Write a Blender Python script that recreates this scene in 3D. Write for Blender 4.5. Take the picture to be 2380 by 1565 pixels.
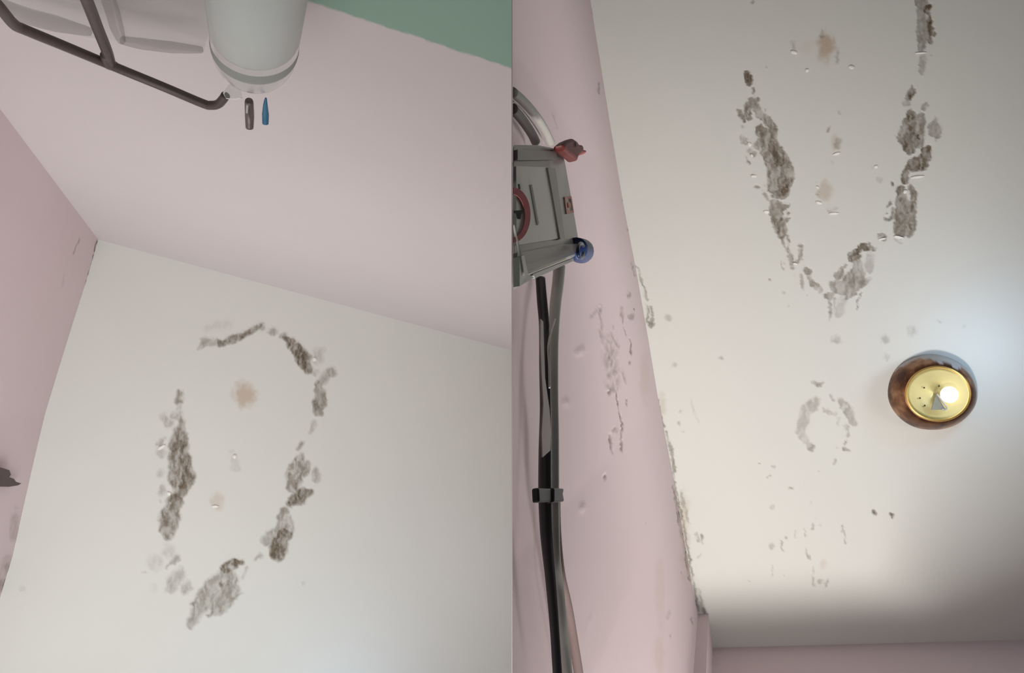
import bpy, math, random
import numpy as np
from mathutils import Vector

random.seed(4)
for o in list(bpy.data.objects):
    bpy.data.objects.remove(o)
scene = bpy.context.scene
COL = scene.collection

# ------------------------------------------------------------------ camera
# The camera lies low in the room and looks straight up: world x = picture right,
# world y = picture down, world z = into the picture.
F, CX, CY, CAMZ = 2000.0, 1190.0, 782.5, 1.0
cam_data = bpy.data.cameras.new('camera')
cam_data.sensor_width = 36.0
cam_data.lens = 36.0 * F / 2380.0
cam_data.clip_start = 0.01
cam = bpy.data.objects.new('camera', cam_data)
cam.location = (0, 0, CAMZ)
cam.rotation_euler = (math.pi, 0, 0)
COL.objects.link(cam)
scene.camera = cam

# ------------------------------------------------------------------ geometry of the two bays
def ray(p):
    return np.array([(p[0] - CX) / F, (p[1] - CY) / F, 1.0])

class Plane:
    def __init__(s, p, n):
        s.p = np.array(p, float); s.n = np.array(n, float) / np.linalg.norm(n)
    def hit(s, px):
        r = ray(px)
        return r * (s.p @ s.n) / (r @ s.n)
    def off(s, d):
        return Plane(s.p + s.n * d, s.n)

def unit(v):
    v = np.array(v, float); return v / np.linalg.norm(v)

class Bay: pass

def make_bay(vp, h, corner, along, down):
    b = Bay()
    b.N = unit(ray(vp))                       # up, out of the room through the ceiling
    b.ceil = Plane(b.N * h, b.N)
    b.C = b.ceil.hit(corner)
    b.d1 = unit(b.ceil.hit(along) - b.C)      # along the cross wall
    b.d2 = unit(b.ceil.hit(down) - b.C)       # along the side wall
    b.top = Plane(b.C, np.cross(b.N, b.d1))
    b.side = Plane(b.C, np.cross(b.N, b.d2))
    if b.side.n @ b.d1 < 0: b.side.n = -b.side.n      # normals point into the room
    if b.top.n @ b.d2 < 0: b.top.n = -b.top.n
    return b

LB = make_bay((528, 957), 2.40, (228, 557), (1190, 815), (30, 1290))
RB = make_bay((1672, 780), 1.66, (1636, 1507), (2380, 1488), (1388, 90))

def W(p):                                     # bay space to world
    return (float(p[0]), float(p[1]), float(p[2]) + CAMZ)

def proj(P):
    return P[..., 0] / P[..., 2] * F + CX, P[..., 1] / P[..., 2] * F + CY

# ------------------------------------------------------------------ world, lights, exposure
world = bpy.data.worlds.new('world'); scene.world = world
world.use_nodes = True
bg = world.node_tree.nodes['Background']
bg.inputs['Color'].default_value = (0.97, 0.985, 1.0, 1)
bg.inputs['Strength'].default_value = 0.045
vs = scene.view_settings
vs.view_transform = 'Standard'; vs.look = 'None'; vs.gamma = 1.0; vs.exposure = 0.0
vs.use_curve_mapping = False

def area_light(name, pos, target, sx, sy, energy, color):
    d = bpy.data.lights.new(name, 'AREA'); d.shape = 'RECTANGLE'
    d.size = sx; d.size_y = sy; d.energy = energy; d.color = color
    o = bpy.data.objects.new(name, d)
    o.location = W(pos)
    o.rotation_euler = (Vector(W(target)) - Vector(W(pos))).to_track_quat('-Z', 'Y').to_euler()
    COL.objects.link(o)
    return o

# left bay: daylight of a window beyond the foot of the side wall, plus two added fill lights
cool = (0.975, 1.0, 0.985)
near = area_light('window_daylight', LB.C + 0.55 * LB.d1 + 1.35 * LB.d2 - 1.30 * LB.N,
                  LB.C + 0.30 * LB.d2 - .12 * LB.N, 0.7, 0.6, 5.7, cool)
near.data.spread = math.radians(125)
area_light('fill_low', LB.C + 0.35 * LB.d1 + 0.9 * LB.d2 - 2.0 * LB.N,
           LB.C + 0.2 * LB.d1 + 0.2 * LB.d2 - 0.2 * LB.N, 0.8, 0.8, 3.9, cool)
area_light('fill_side', LB.C + 0.10 * LB.d1 + 2.2 * LB.d2 - 1.0 * LB.N, LB.C - 0.2 * LB.N, 0.9, 0.9, 6.2, cool)
# right bay: daylight thrown up from the ground through the window under the lintel
warm = (1.0, 0.965, 0.935)
area_light('window_daylight_right', RB.C + 0.12 * RB.d1 - 0.13 * RB.d2 - 1.30 * RB.N,
           RB.C + 0.12 * RB.d1 + 0.25 * RB.d2, 0.20, 0.09, 12.8, warm)
# two added fill lights that brighten the side wall
far = area_light('fill_far', RB.C + 1.20 * RB.d1 + 0.50 * RB.d2 - 0.80 * RB.N,
                 RB.C + 0.78 * RB.d2 - 0.42 * RB.N, 0.5, 0.5, 1.45, warm)
far.data.spread = math.radians(70)
foot = area_light('fill_foot', RB.C + 1.20 * RB.d1 + 0.30 * RB.d2 - 0.90 * RB.N,
                  RB.C + 0.14 * RB.d2 - 0.42 * RB.N, 0.5, 0.5, 0.45, warm)
foot.data.spread = math.radians(55)

# ------------------------------------------------------------------ materials
MATS = {}
def srgb(r, g, b):
    def f(c):
        c /= 255.0
        return c / 12.92 if c <= 0.04045 else ((c + 0.055) / 1.055) ** 2.4
    return (f(r), f(g), f(b), 1.0)

def new_mat(name):
    m = bpy.data.materials.new(name); m.use_nodes = True
    return m, m.node_tree, m.node_tree.nodes['Principled BSDF']

def simple(name, col, rough=0.5, metal=0.0, trans=0.0, alpha=1.0, vary=0.12, scale=60.0, emit=None, ior=1.45):
    m, nt, p = new_mat(name)
    tc = nt.nodes.new('ShaderNodeTexCoord')
    nz = nt.nodes.new('ShaderNodeTexNoise'); nz.inputs['Scale'].default_value = scale
    nz.inputs['Detail'].default_value = 4
    nt.links.new(tc.outputs['Object'], nz.inputs['Vector'])
    mx = nt.nodes.new('ShaderNodeMix'); mx.data_type = 'RGBA'
    mx.inputs['A'].default_value = [c * (1 - vary) for c in col[:3]] + [1]
    mx.inputs['B'].default_value = [min(1, c * (1 + vary)) for c in col[:3]] + [1]
    nt.links.new(nz.outputs['Fac'], mx.inputs['Factor'])
    nt.links.new(mx.outputs['Result'], p.inputs['Base Color'])
    p.inputs['Roughness'].default_value = rough
    p.inputs['Metallic'].default_value = metal
    p.inputs['Transmission Weight'].default_value = trans
    p.inputs['Alpha'].default_value = alpha
    p.inputs['IOR'].default_value = ior
    if emit:
        p.inputs['Emission Color'].default_value = emit[0]
        p.inputs['Emission Strength'].default_value = emit[1]
    MATS[name] = m
    return m

def plaster(name, paint, bare, stain, lower=None, bump=0.06, rough=0.75, spec=0.3):
    """Painted plaster; the mesh attributes wear / stain / dado say where paint is gone, stained or green."""
    m, nt, p = new_mat(name)
    N, Lk = nt.nodes.new, nt.links.new
    tc = N('ShaderNodeTexCoord')
    def noise(scale, det=5):
        z = N('ShaderNodeTexNoise'); z.inputs['Scale'].default_value = scale
        z.inputs['Detail'].default_value = det
        Lk(tc.outputs['Object'], z.inputs['Vector']); return z
    def mix(a, b, fac):
        x = N('ShaderNodeMix'); x.data_type = 'RGBA'
        for k, v in (('A', a), ('B', b)):
            if isinstance(v, tuple): x.inputs[k].default_value = v
            else: Lk(v, x.inputs[k])
        Lk(fac, x.inputs['Factor']); return x.outputs['Result']
    def math_(op, a, b, clamp=False):
        x = N('ShaderNodeMath'); x.operation = op; x.use_clamp = clamp
        for i, v in enumerate((a, b)):
            if isinstance(v, (int, float)): x.inputs[i].default_value = v
            else: Lk(v, x.inputs[i])
        if op == 'MULTIPLY_ADD': x.inputs[2].default_value = -.85
        return x.outputs[0]
    def attr(nm):
        a = N('ShaderNodeAttribute'); a.attribute_name = nm; return a.outputs['Fac']
    n1 = noise(3.5, 3); n2 = noise(190, 4); streak = noise(1.0, 5)
    mp = N('ShaderNodeMapping'); mp.inputs['Scale'].default_value = (230, 75, 150)
    Lk(tc.outputs['Object'], mp.inputs['Vector']); Lk(mp.outputs['Vector'], streak.inputs['Vector'])
    dim = tuple(c * 0.94 for c in paint[:3]) + (1,)
    col = mix(dim, paint, n1.outputs['Fac'])
    if lower:
        wob = noise(70, 3)
        d = math_('ADD', attr('dado'), math_('MULTIPLY', math_('SUBTRACT', wob.outputs['Fac'], 0.5), 0.012))
        fac = math_('ADD', math_('MULTIPLY', d, 220.0), 0.5, True)
        col = mix(col, lower, fac)
    col = mix(col, stain, attr('stain'))
    w = attr('wear')
    jig = math_('MULTIPLY', math_('SUBTRACT', n2.outputs['Fac'], 0.5), 0.45)
    # grain strongest on half-worn paint
    w2 = math_('MULTIPLY', w, math_('ADD', 1.0, jig), True)
    dark = mix(bare, tuple(c * 0.45 for c in bare[:3]) + (1,), math_('MULTIPLY_ADD', streak.outputs['Fac'], 2.6, True))
    col = mix(col, dark, w2)
    Lk(col, p.inputs['Base Color'])
    p.inputs['Roughness'].default_value = rough
    p.inputs['Specular IOR Level'].default_value = spec
    bp = N('ShaderNodeBump'); bp.inputs['Strength'].default_value = bump
    bp.inputs['Distance'].default_value = 0.004
    h = math_('ADD', noise(38, 5).outputs['Fac'], math_('MULTIPLY', math_('MULTIPLY', n2.outputs['Fac'], w), 1.3))
    Lk(h, bp.inputs['Height']); Lk(bp.outputs['Normal'], p.inputs['Normal'])
    MATS[name] = m
    return m

BARE = (0.200, 0.158, 0.106, 1)
STAIN = srgb(184, 158, 130)
plaster('ceiling_paint', srgb(223, 224, 217), BARE, STAIN)
plaster('pink_paint', srgb(214, 205, 205), BARE, STAIN, lower=srgb(146, 176, 158))
plaster('pink_paint_plain', srgb(218, 201, 202), BARE, STAIN)

# ------------------------------------------------------------------ noise and wear fields
def vnoise(x, y, seed):
    xi = np.floor(x).astype(np.int64); yi = np.floor(y).astype(np.int64)
    fx = x - xi; fy = y - yi
    fx = fx * fx * (3 - 2 * fx); fy = fy * fy * (3 - 2 * fy)
    def h(a, b):
        n = (a * 374761393 + b * 668265263 + seed * 1442695041) & 0xffffffff
        n = ((n ^ (n >> 13)) * 1274126177) & 0xffffffff
        return ((n ^ (n >> 16)) & 0xffff) / 65535.0
    return (h(xi, yi) * (1 - fx) + h(xi + 1, yi) * fx) * (1 - fy) + (h(xi, yi + 1) * (1 - fx) + h(xi + 1, yi + 1) * fx) * fy

def sstep(a, b, x):
    t = np.clip((x - a) / (b - a), 0, 1); return t * t * (3 - 2 * t)

def wear_field(px, py, patches, rag, soft0, fine=1.0):
    """px, py: where each vertex lies, in picture units on the surface. Returns wear and owner patch."""
    shp = px.shape
    px = px.ravel(); py = py.ravel()
    wear = np.zeros(px.size); own = np.full(px.size, -1)
    n1 = vnoise(px / 14, py / 14, 1) - .5; n2 = vnoise(px / 14, py / 14, 2) - .5
    n3 = vnoise(px / 6, py / 6, 3) - .5; n4 = vnoise(px / 6, py / 6, 4) - .5
    n5 = vnoise(px / 3, py / 3, 5) - .5; n6 = vnoise(px / 3, py / 3, 6) - .5
    wx = px + rag * (n1 * 10 + n3 * 10 * fine + n5 * 5 * fine); wy = py + rag * (n2 * 10 + n4 * 10 * fine + n6 * 5 * fine)
    # streaky breakup, longer along picture y
    st = vnoise(wx / 5.0, wy / 15.0, 7) * .6 + vnoise(wx / 3.2 + wy / 9, wy / 8.0, 8) * .4
    for k, pt in enumerate(patches):
        for s in pt['strokes']:
            tone, soft, hole, pts = s
            xs = [p[0] for p in pts]; ys = [p[1] for p in pts]; mr = max(p[2] for p in pts) + 22 + soft
            sel = np.nonzero((px > min(xs) - mr) & (px < max(xs) + mr) & (py > min(ys) - mr) & (py < max(ys) + mr))[0]
            if sel.size == 0: continue
            X = wx[sel]; Y = wy[sel]
            f = np.full(sel.size, -1e9)
            segs = list(zip(pts[:-1], pts[1:])) if len(pts) > 1 else [(pts[0], pts[0])]
            for (x0, y0, r0), (x1, y1, r1) in segs:
                dx, dy = x1 - x0, y1 - y0; L2 = dx * dx + dy * dy
                t = np.clip(((X - x0) * dx + (Y - y0) * dy) / L2, 0, 1) if L2 > 0 else np.zeros(sel.size)
                d = np.hypot(X - x0 - t * dx, Y - y0 - t * dy)
                rr = r0 + (r1 - r0) * t
                f = np.maximum(f, np.where(rr > 4.5, 1.18 * rr + .6, rr - .4) - d)
            sf = soft0 + soft
            v = sstep(-sf, sf, f)
            v = v * (1 - .75 * hole * sstep(.50, .68, st[sel])) * tone * (0.90 + 0.25 * vnoise(X / 20, Y / 20, 11) + .9 * (.5 - st[sel]))
            up = v > wear[sel]
            own[sel[up]] = k
            wear[sel] = np.maximum(wear[sel], v)
    return np.clip(wear, 0, 1).reshape(shp), own.reshape(shp)

def stain_field(px, py, spots):
    s = np.zeros(px.shape)
    n = vnoise(px / 16, py / 16, 21) - .5; m = vnoise(px / 7, py / 7, 22) - .5
    for x, y, rx, ry, a in spots:
        d = np.hypot((px - x) / rx, (py - y) / ry) + n * .5 + m * .35
        s = np.maximum(s, a * (1 - sstep(.35, 1.15, d)))
    return s

def S(tone, pts, soft=0.0, hole=0.3):
    return (tone, soft, hole, pts)
def patch(label, *strokes, part=True):
    return {'label': label, 'strokes': list(strokes), 'part': part}

# ---- left bay ceiling
LEFT_PATCHES = [
    patch('short grey scrape at the start of the broken arc',
          S(.42, [(463, 812, 3), (477, 795, 9), (494, 797, 6)])),
    patch('thin dark stroke of bare plaster at the top of the loop',
          S(.72, [(510, 798, 6), (543, 787, 7), (576, 774, 6), (603, 758, 5), (613, 751, 2)], hole=.1), S(.4, [(609, 764, 6)])),
    patch('small dark chips trailing right from the top stroke',
          S(.5, [(633, 770, 8)]), S(.5, [(659, 779, 8)]), S(.85, [(668, 788, 6), (674, 796, 10)], hole=.1)),
    patch('dark oval chip on the upper right of the loop',
          S(.85, [(691, 812, 12), (706, 836, 15), (717, 861, 7)], hole=.1)),
    patch('faint grey smear beside the dark oval chip',
          S(.26, [(740, 820, 10), (738, 835, 10)], 4), S(.5, [(768, 866, 9), (752, 882, 9)], 2), S(.3, [(732, 866, 6)])),
    patch('grey strip of bare plaster on the right side of the loop',
          S(.62, [(741, 892, 9), (745, 917, 10), (742, 940, 13), (740, 957, 9)], hole=.2)),
    patch('thin faint scrape below the right strip',
          S(.3, [(730, 985, 6), (718, 1006, 4)]), S(.6, [(704, 1029, 4), (693, 1044, 4)])),
    patch('streaky brown patch on the lower right of the loop',
          S(.68, [(699, 1066, 9), (688, 1096, 17), (683, 1132, 12)], hole=.45), S(.55, [(715, 1078, 5), (709, 1100, 8)], hole=.3)),
    patch('dark tilted chip under the streaky patch',
          S(.8, [(714, 1144, 9), (697, 1156, 15), (676, 1171, 8)], hole=.05), S(.6, [(662, 1188, 6), (653, 1210, 6)])),
    patch('small faint oval chip at the outer right', S(.42, [(735, 1098, 7), (736, 1114, 7)], 1)),
    patch('grey leaf-shaped patch near the lower right corner',
          S(.46, [(668, 1211, 10), (660, 1228, 18)], hole=.4), S(.45, [(638, 1235, 8), (618, 1256, 9)], hole=.5),
          S(.76, [(661, 1242, 14), (650, 1268, 19), (645, 1288, 14)], hole=.1), S(.5, [(636, 1250, 10)]),
          S(.4, [(606, 1294, 5), (597, 1299, 3)])),
    patch('dark cap at the top of the bottom patch',
          S(.8, [(524, 1324, 10), (541, 1311, 11), (562, 1307, 5)], hole=.4), S(.3, [(575, 1320, 4), (563, 1345, 4)])),
    patch('broad grey patch at the foot of the loop',
          S(.5, [(532, 1338, 14), (505, 1366, 24), (482, 1392, 22), (464, 1412, 15), (449, 1442, 9), (444, 1458, 5)], 2, .25),
          S(.55, [(540, 1355, 12), (532, 1386, 17), (504, 1412, 15)], 2, .3),
          S(.7, [(515, 1362, 6), (535, 1352, 5)]), S(.7, [(482, 1432, 3), (515, 1410, 3)]), S(.7, [(450, 1405, 5), (466, 1396, 4)]),
          S(.65, [(530, 1395, 8), (560, 1382, 2)])),
    patch('small dark chip above the left strip',
          S(.62, [(418, 914, 6), (416, 932, 8)]), S(.3, [(416, 950, 5)])),
    patch('pale grey chips at the top of the left strip',
          S(.38, [(383, 972, 8), (392, 985, 10)], 1), S(.4, [(407, 968, 7), (417, 962, 5)]), S(.55, [(420, 978, 6), (424, 994, 8)], hole=.1),
          S(.4, [(434, 984, 3), (426, 992, 4)])),
    patch('long dark strip of bare plaster on the left of the loop',
          S(.7, [(418, 1012, 15), (415, 1053, 20), (419, 1085, 24), (423, 1112, 24), (418, 1142, 12)], 1, .18),
          S(.85, [(424, 1040, 6), (430, 1100, 9), (424, 1130, 8)], 1, .05)),
    patch('ragged dark strip at the lower left of the loop',
          S(.72, [(407, 1162, 13), (400, 1186, 15), (394, 1209, 19), (389, 1232, 13), (391, 1250, 7)], 1, .15),
          S(.6, [(405, 1172, 5), (425, 1168, 2)]), S(.6, [(402, 1200, 5), (420, 1193, 2)]), S(.6, [(400, 1222, 5), (415, 1217, 2)])),
    patch('', S(.34, [(378, 1135, 6), (376, 1150, 6)]), S(.42, [(372, 1030, 5), (382, 1022, 4)]), S(.28, [(374, 1052, 9)], 3),
          S(.3, [(376, 1100, 6)], 3), S(.3, [(374, 1166, 4)]), part=False),
    patch('thin grey scratch at the lower left', S(.48, [(412, 1294, 5), (402, 1306, 5), (384, 1322, 2)])),
    patch('', S(.2, [(394, 1282, 12)], 4), S(.18, [(360, 1310, 16)], 6), S(.3, [(333, 1330, 3)]), part=False),
    patch('pale greenish smear between the left strip and the bottom patch',
          S(.36, [(420, 1330, 9), (406, 1350, 14), (399, 1368, 10)], 4, .3), S(.42, [(436, 1362, 8), (430, 1374, 6)], 2)),
    patch('', S(.2, [(545, 1066, 6), (547, 1088, 6)], 3), S(.2, [(705, 1356, 4)], 2), S(.1, [(356, 1370, 8)], 4),
          S(.12, [(530, 752, 8), (480, 765, 6)], 4), S(.2, [(540, 1050, 3)], 2),
          S(.16, [(55, 1368, 5)], 2), part=False),
]
LEFT_STAINS = [(570, 918, 28, 37, .62), (552, 925, 24, 22, .25), (507, 1163, 20, 24, .36)]

# ---- right bay ceiling
RIGHT_PATCHES = [
    patch('', S(.5, [(1747, 3, 4)]), S(.4, [(1779, 156, 2)]), part=False),
    patch('small dark leaf-shaped chip at the top of the left arm',
          S(.8, [(1735, 170, 5), (1739, 184, 7), (1742, 196, 4)], hole=.1), S(.75, [(1746, 176, 4), (1744, 190, 4)]), S(.65, [(1748, 206, 4), (1750, 217, 4)])),
    patch('web of flaking paint on the upper left arm',
          S(.62, [(1757, 230, 5), (1749, 238, 9), (1738, 250, 7)], hole=.5), S(.6, [(1714, 254, 3), (1721, 260, 6), (1730, 281, 4)], hole=.4),
          S(.62, [(1738, 250, 7), (1741, 272, 6)], hole=.5), S(.65, [(1758, 248, 6), (1766, 264, 8), (1780, 276, 8), (1796, 296, 9), (1797, 312, 7)], hole=.3),
          S(.75, [(1780, 254, 3)])),
    patch('broad brown strip of bare plaster on the left arm',
          S(.7, [(1766, 302, 10), (1784, 322, 16), (1794, 348, 19), (1808, 376, 24), (1815, 404, 26), (1810, 432, 22), (1821, 452, 10)], hole=.2),
          S(.55, [(1766, 330, 10), (1780, 352, 12)], hole=.5), S(.85, [(1790, 330, 7), (1797, 352, 8), (1812, 380, 9)], hole=.05),
          S(.85, [(1826, 420, 7), (1824, 446, 8)], hole=.05), S(.55, [(1796, 390, 12), (1796, 430, 12)], hole=.2)),
    patch('', S(.42, [(1722, 320, 5), (1732, 328, 6)], hole=.5), S(.5, [(1742, 350, 6), (1752, 358, 5)], hole=.5), S(.6, [(1733, 366, 2), (1742, 380, 2)]),
          S(.35, [(1725, 296, 4)]), S(.3, [(1760, 340, 6)], hole=.6), S(.5, [(1754, 436, 3), (1764, 437, 3)]),
          S(.35, [(1750, 405, 3)]), S(.5, [(1776, 448, 4), (1786, 464, 4)]), part=False),
    patch('jagged lower piece of the left arm',
          S(.62, [(1800, 470, 9), (1806, 484, 15), (1802, 500, 11)], hole=.15), S(.6, [(1820, 484, 6), (1834, 476, 4)]),
          S(.72, [(1804, 512, 11), (1812, 524, 13), (1816, 542, 9)], hole=.25), S(.6, [(1820, 512, 7), (1834, 508, 4)]), S(.55, [(1833, 493, 4)])),
    patch('thin split lines running down to the point',
          S(.65, [(1812, 548, 5), (1818, 562, 3), (1834, 590, 2), (1846, 612, 3)]), S(.6, [(1830, 548, 4), (1833, 568, 2), (1836, 590, 2)]),
          S(.65, [(1858, 572, 4), (1862, 598, 5), (1851, 611, 4)], hole=.4), S(.45, [(1836, 596, 6), (1842, 622, 4)], hole=.5)),
    patch('flaked bridge towards the tip of the point',
          S(.55, [(1872, 626, 5), (1877, 632, 7)]), S(.4, [(1862, 640, 4), (1864, 660, 4), (1867, 674, 2)], hole=.4),
          S(.55, [(1880, 644, 4), (1889, 658, 5), (1902, 664, 4)], hole=.3), S(.3, [(1900, 668, 6), (1908, 678, 4)], hole=.5)),
    patch('', S(.35, [(1816, 608, 2), (1822, 630, 2)]), S(.45, [(1838, 622, 4)], hole=.3), S(.4, [(1823, 613, 2)]), S(.75, [(1790, 651, 3)]),
          S(.3, [(1822, 682, 3)]), S(.35, [(1832, 714, 2)]), S(.3, [(1874, 684, 2)]), S(.3, [(1845, 640, 2)]), part=False),
    patch('tall grey strip at the top of the right arm',
          S(.5, [(2142, 2, 14), (2142, 30, 7), (2145, 56, 10), (2146, 72, 13), (2144, 92, 9), (2142, 114, 5)], 1, .15),
          S(.9, [(2156, 14, 6), (2154, 26, 5)]), S(.85, [(2159, 30, 4), (2162, 62, 5), (2161, 98, 4)], hole=.1), S(.7, [(2171, 76, 5)])),
    patch('faint grey link in the right arm', S(.38, [(2146, 132, 7), (2144, 150, 7), (2142, 172, 4)], 2, .1)),
    patch('small dark fleck in the right arm', S(.8, [(2121, 202, 4), (2119, 214, 6), (2111, 227, 5)], hole=.1)),
    patch('', S(.5, [(2151, 244, 6), (2146, 252, 5)]), S(.5, [(2166, 130, 2)]), S(.35, [(2107, 240, 6)]), part=False),
    patch('streaked brown patch in the middle of the right arm',
          S(.72, [(2118, 264, 8), (2113, 290, 14), (2109, 320, 17), (2113, 345, 12)], hole=.3), S(.6, [(2140, 272, 8), (2138, 300, 8), (2134, 334, 10)], hole=.45),
          S(.85, [(2117, 270, 5), (2114, 310, 6)]), S(.95, [(2136, 312, 3), (2134, 324, 3)]), S(.6, [(2085, 318, 3), (2090, 328, 4), (2098, 318, 3)])),
    patch('star-shaped grey chip beside the right arm',
          S(.5, [(2173, 276, 3), (2171, 296, 12), (2174, 306, 13), (2176, 324, 3)], hole=.05), S(.5, [(2174, 300, 8), (2186, 310, 3)], hole=.05)),
    patch('dark curled patch low on the right arm',
          S(.88, [(2157, 346, 7), (2152, 364, 9), (2142, 378, 15), (2122, 384, 13), (2108, 392, 6)], hole=.05), S(.8, [(2104, 398, 6), (2102, 420, 7)], hole=.1),
          S(1.0, [(2147, 346, 4), (2145, 356, 3)])),
    patch('dark triangular patch at the lower end of the right arm',
          S(.72, [(2092, 440, 8), (2096, 462, 10), (2100, 488, 16), (2104, 512, 20), (2094, 534, 16)], hole=.15),
          S(.72, [(2116, 436, 6), (2124, 452, 6), (2124, 476, 5)], hole=.3), S(.7, [(2112, 480, 12), (2116, 512, 12), (2110, 538, 10)], hole=.1)),
    patch('curly flake line beside the triangular patch',
          S(.6, [(2062, 480, 4), (2070, 470, 4)], hole=.2), S(.6, [(2076, 482, 3), (2077, 498, 4), (2068, 512, 4), (2056, 507, 4)], hole=.2), S(.5, [(2060, 496, 3)])),
    patch('', S(.85, [(2074, 426, 4)]), S(.55, [(2048, 546, 5), (2054, 552, 5)]), S(.3, [(2042, 552, 3)]), S(.3, [(2080, 556, 3), (2100, 566, 2)]),
          S(.3, [(2043, 418, 5)]), S(.3, [(2030, 388, 3)]), part=False),
    patch('dark curled edge above the bottom patch',
          S(.88, [(1979, 594, 7), (1989, 586, 5), (2004, 574, 5), (2014, 567, 3)], hole=.35), S(.9, [(2018, 566, 3), (2021, 574, 4), (2014, 579, 5)], hole=.05),
          S(.8, [(1982, 600, 8), (1995, 598, 7)], hole=.25), S(.6, [(2031, 577, 5)])),
    patch('broad brown patch at the tip of the point',
          S(.42, [(1993, 612, 8), (1996, 630, 12)], 2, .3), S(.6, [(1990, 636, 12), (1972, 652, 14), (1996, 652, 14), (2010, 652, 8), (2022, 646, 3)], hole=.15),
          S(.5, [(1932, 660, 6), (1948, 668, 15), (1966, 672, 13), (1984, 664, 12)], hole=.2), S(.55, [(1946, 640, 7), (1956, 632, 5), (1964, 616, 4)], hole=.4),
          S(.3, [(2022, 600, 8), (2020, 625, 7)], 3, .3)),
    patch('thin vertical drips under the tip',
          S(.65, [(1920, 688, 5), (1930, 686, 6)]), S(.5, [(1928, 696, 4), (1929, 720, 4), (1928, 742, 2)], hole=.1), S(.35, [(1940, 694, 3), (1938, 724, 2)]),
          S(.55, [(1966, 692, 4), (1984, 682, 5)], hole=.3), S(.8, [(2000, 680, 2), (1997, 690, 2), (1990, 718, 1.5)]), S(.22, [(1958, 700, 8), (1950, 730, 8)], 4, .3)),
    patch('', S(.5, [(1929, 298, 3), (1925, 305, 3)]), S(.3, [(1950, 328, 5), (1946, 342, 6)], 2), S(.25, [(1950, 262, 4)], 2), S(.35, [(1926, 490, 3), (1944, 485, 4)], 1),
          S(.25, [(1932, 380, 4)], 2), S(.4, [(1899, 450, 3), (1902, 440, 2)]), S(.4, [(1898, 424, 2)]), S(.25, [(1900, 462, 4)]),
          S(.3, [(1843, 98, 4), (1846, 112, 4)], 2), S(.3, [(1910, 70, 4), (1908, 84, 5)], 1), S(.35, [(1945, 120, 4), (1944, 148, 4)], 1), part=False),
    patch('faint grey left half of the small ring of flaking',
          S(.45, [(1893, 892, 5), (1904, 896, 5), (1914, 888, 4)], hole=.5), S(.36, [(1900, 928, 5), (1886, 944, 12), (1872, 950, 9)], 2, .4),
          S(.33, [(1872, 960, 10), (1866, 985, 11), (1860, 1002, 9)], 2, .35), S(.35, [(1864, 1014, 7), (1872, 1024, 6)], 1, .3), S(.5, [(1881, 1034, 5), (1886, 1044, 6)], hole=.2)),
    patch('faint speckled right half of the small ring of flaking',
          S(.45, [(1932, 920, 4), (1938, 930, 4)], hole=.4), S(.42, [(1950, 928, 4), (1962, 942, 8), (1972, 958, 8), (1984, 986, 5)], 1, .6),
          S(.3, [(1950, 972, 4), (1950, 986, 4)]), S(.35, [(1967, 994, 5), (1968, 1012, 4)], hole=.5), S(.6, [(1966, 1028, 4), (1962, 1034, 3)]),
          S(.55, [(1960, 1044, 4), (1972, 1044, 4)], hole=.3), S(.4, [(1945, 1042, 3)])),
    patch('', S(.55, [(1944, 1070, 4), (1937, 1078, 3)]), S(.4, [(1904, 1094, 3)]), S(.35, [(1917, 955, 5), (1940, 962, 4)], hole=.5), S(.5, [(1764, 1080, 2)]),
          S(.35, [(1797, 1086, 3)]), S(.55, [(1783, 1111, 3), (1788, 1104, 2)]), S(.45, [(1836, 1136, 3), (1844, 1133, 2)]), S(.3, [(1870, 1121, 2)]),
          S(.25, [(1794, 1180, 5)], 1), S(.75, [(2034, 1192, 5)]), S(.85, [(2072, 1199, 5)]), S(.2, [(1883, 1170, 4)], 1), S(.3, [(1895, 1205, 2)]),
          S(.4, [(1889, 1222, 4), (1890, 1230, 4)]), S(.3, [(1906, 1222, 3)]), S(.45, [(1814, 1260, 2), (1819, 1282, 2)]), S(.4, [(1826, 1250, 4)]),
          S(.4, [(1847, 1234, 2), (1850, 1252, 2)]), S(.35, [(1871, 1230, 2), (1872, 1248, 2)]), S(.45, [(1874, 1274, 2), (1881, 1299, 2)]), S(.45, [(1958, 1224, 3), (1961, 1240, 2), (1965, 1264, 2)]),
          S(.3, [(1794, 1270, 5)], 1), S(.25, [(1890, 1315, 2), (1891, 1345, 2)]), S(.35, [(1890, 1345, 3), (1893, 1362, 3)]), S(.35, [(1906, 1352, 5)]), S(.4, [(1920, 1362, 3), (1925, 1350, 3)]),
          S(.3, [(1795, 1318, 2), (1794, 1338, 2)]), S(.3, [(1742, 1349, 2)]), S(.2, [(1822, 1338, 3)]),
          S(.5, [(1618, 1240, 3), (1622, 1256, 3)], hole=.3), S(.5, [(1629, 1244, 3), (1632, 1260, 3)], hole=.3), S(.35, [(1622, 1296, 3), (1628, 1288, 2)]),
          S(.3, [(1554, 740, 6)], 2), S(.35, [(1676, 832, 4)], 1), S(.25, [(1568, 850, 5)], 2), S(.2, [(1606, 932, 2), (1625, 985, 2)], 1), S(.35, [(1578, 985, 4)]), S(.4, [(1588, 1003, 3)]), S(.3, [(1580, 955, 4)], 1),
          S(.3, [(2058, 790, 8)], 4, .2), S(.3, [(2182, 748, 4)], 2), S(.25, [(2120, 770, 8)], 4, .3), S(.25, [(2060, 830, 5)], 2), S(.2, [(2240, 760, 3)], 2), S(.3, [(1944, 790, 8)], 3, .6), part=False),
    patch('dark crack where the ceiling meets the pink wall',
          S(.55, [(1478, 615, 2), (1492, 656, 2.5), (1505, 698, 3)], hole=.1)),
    patch('loose plaster loop hanging at the edge of the ceiling',
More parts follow.
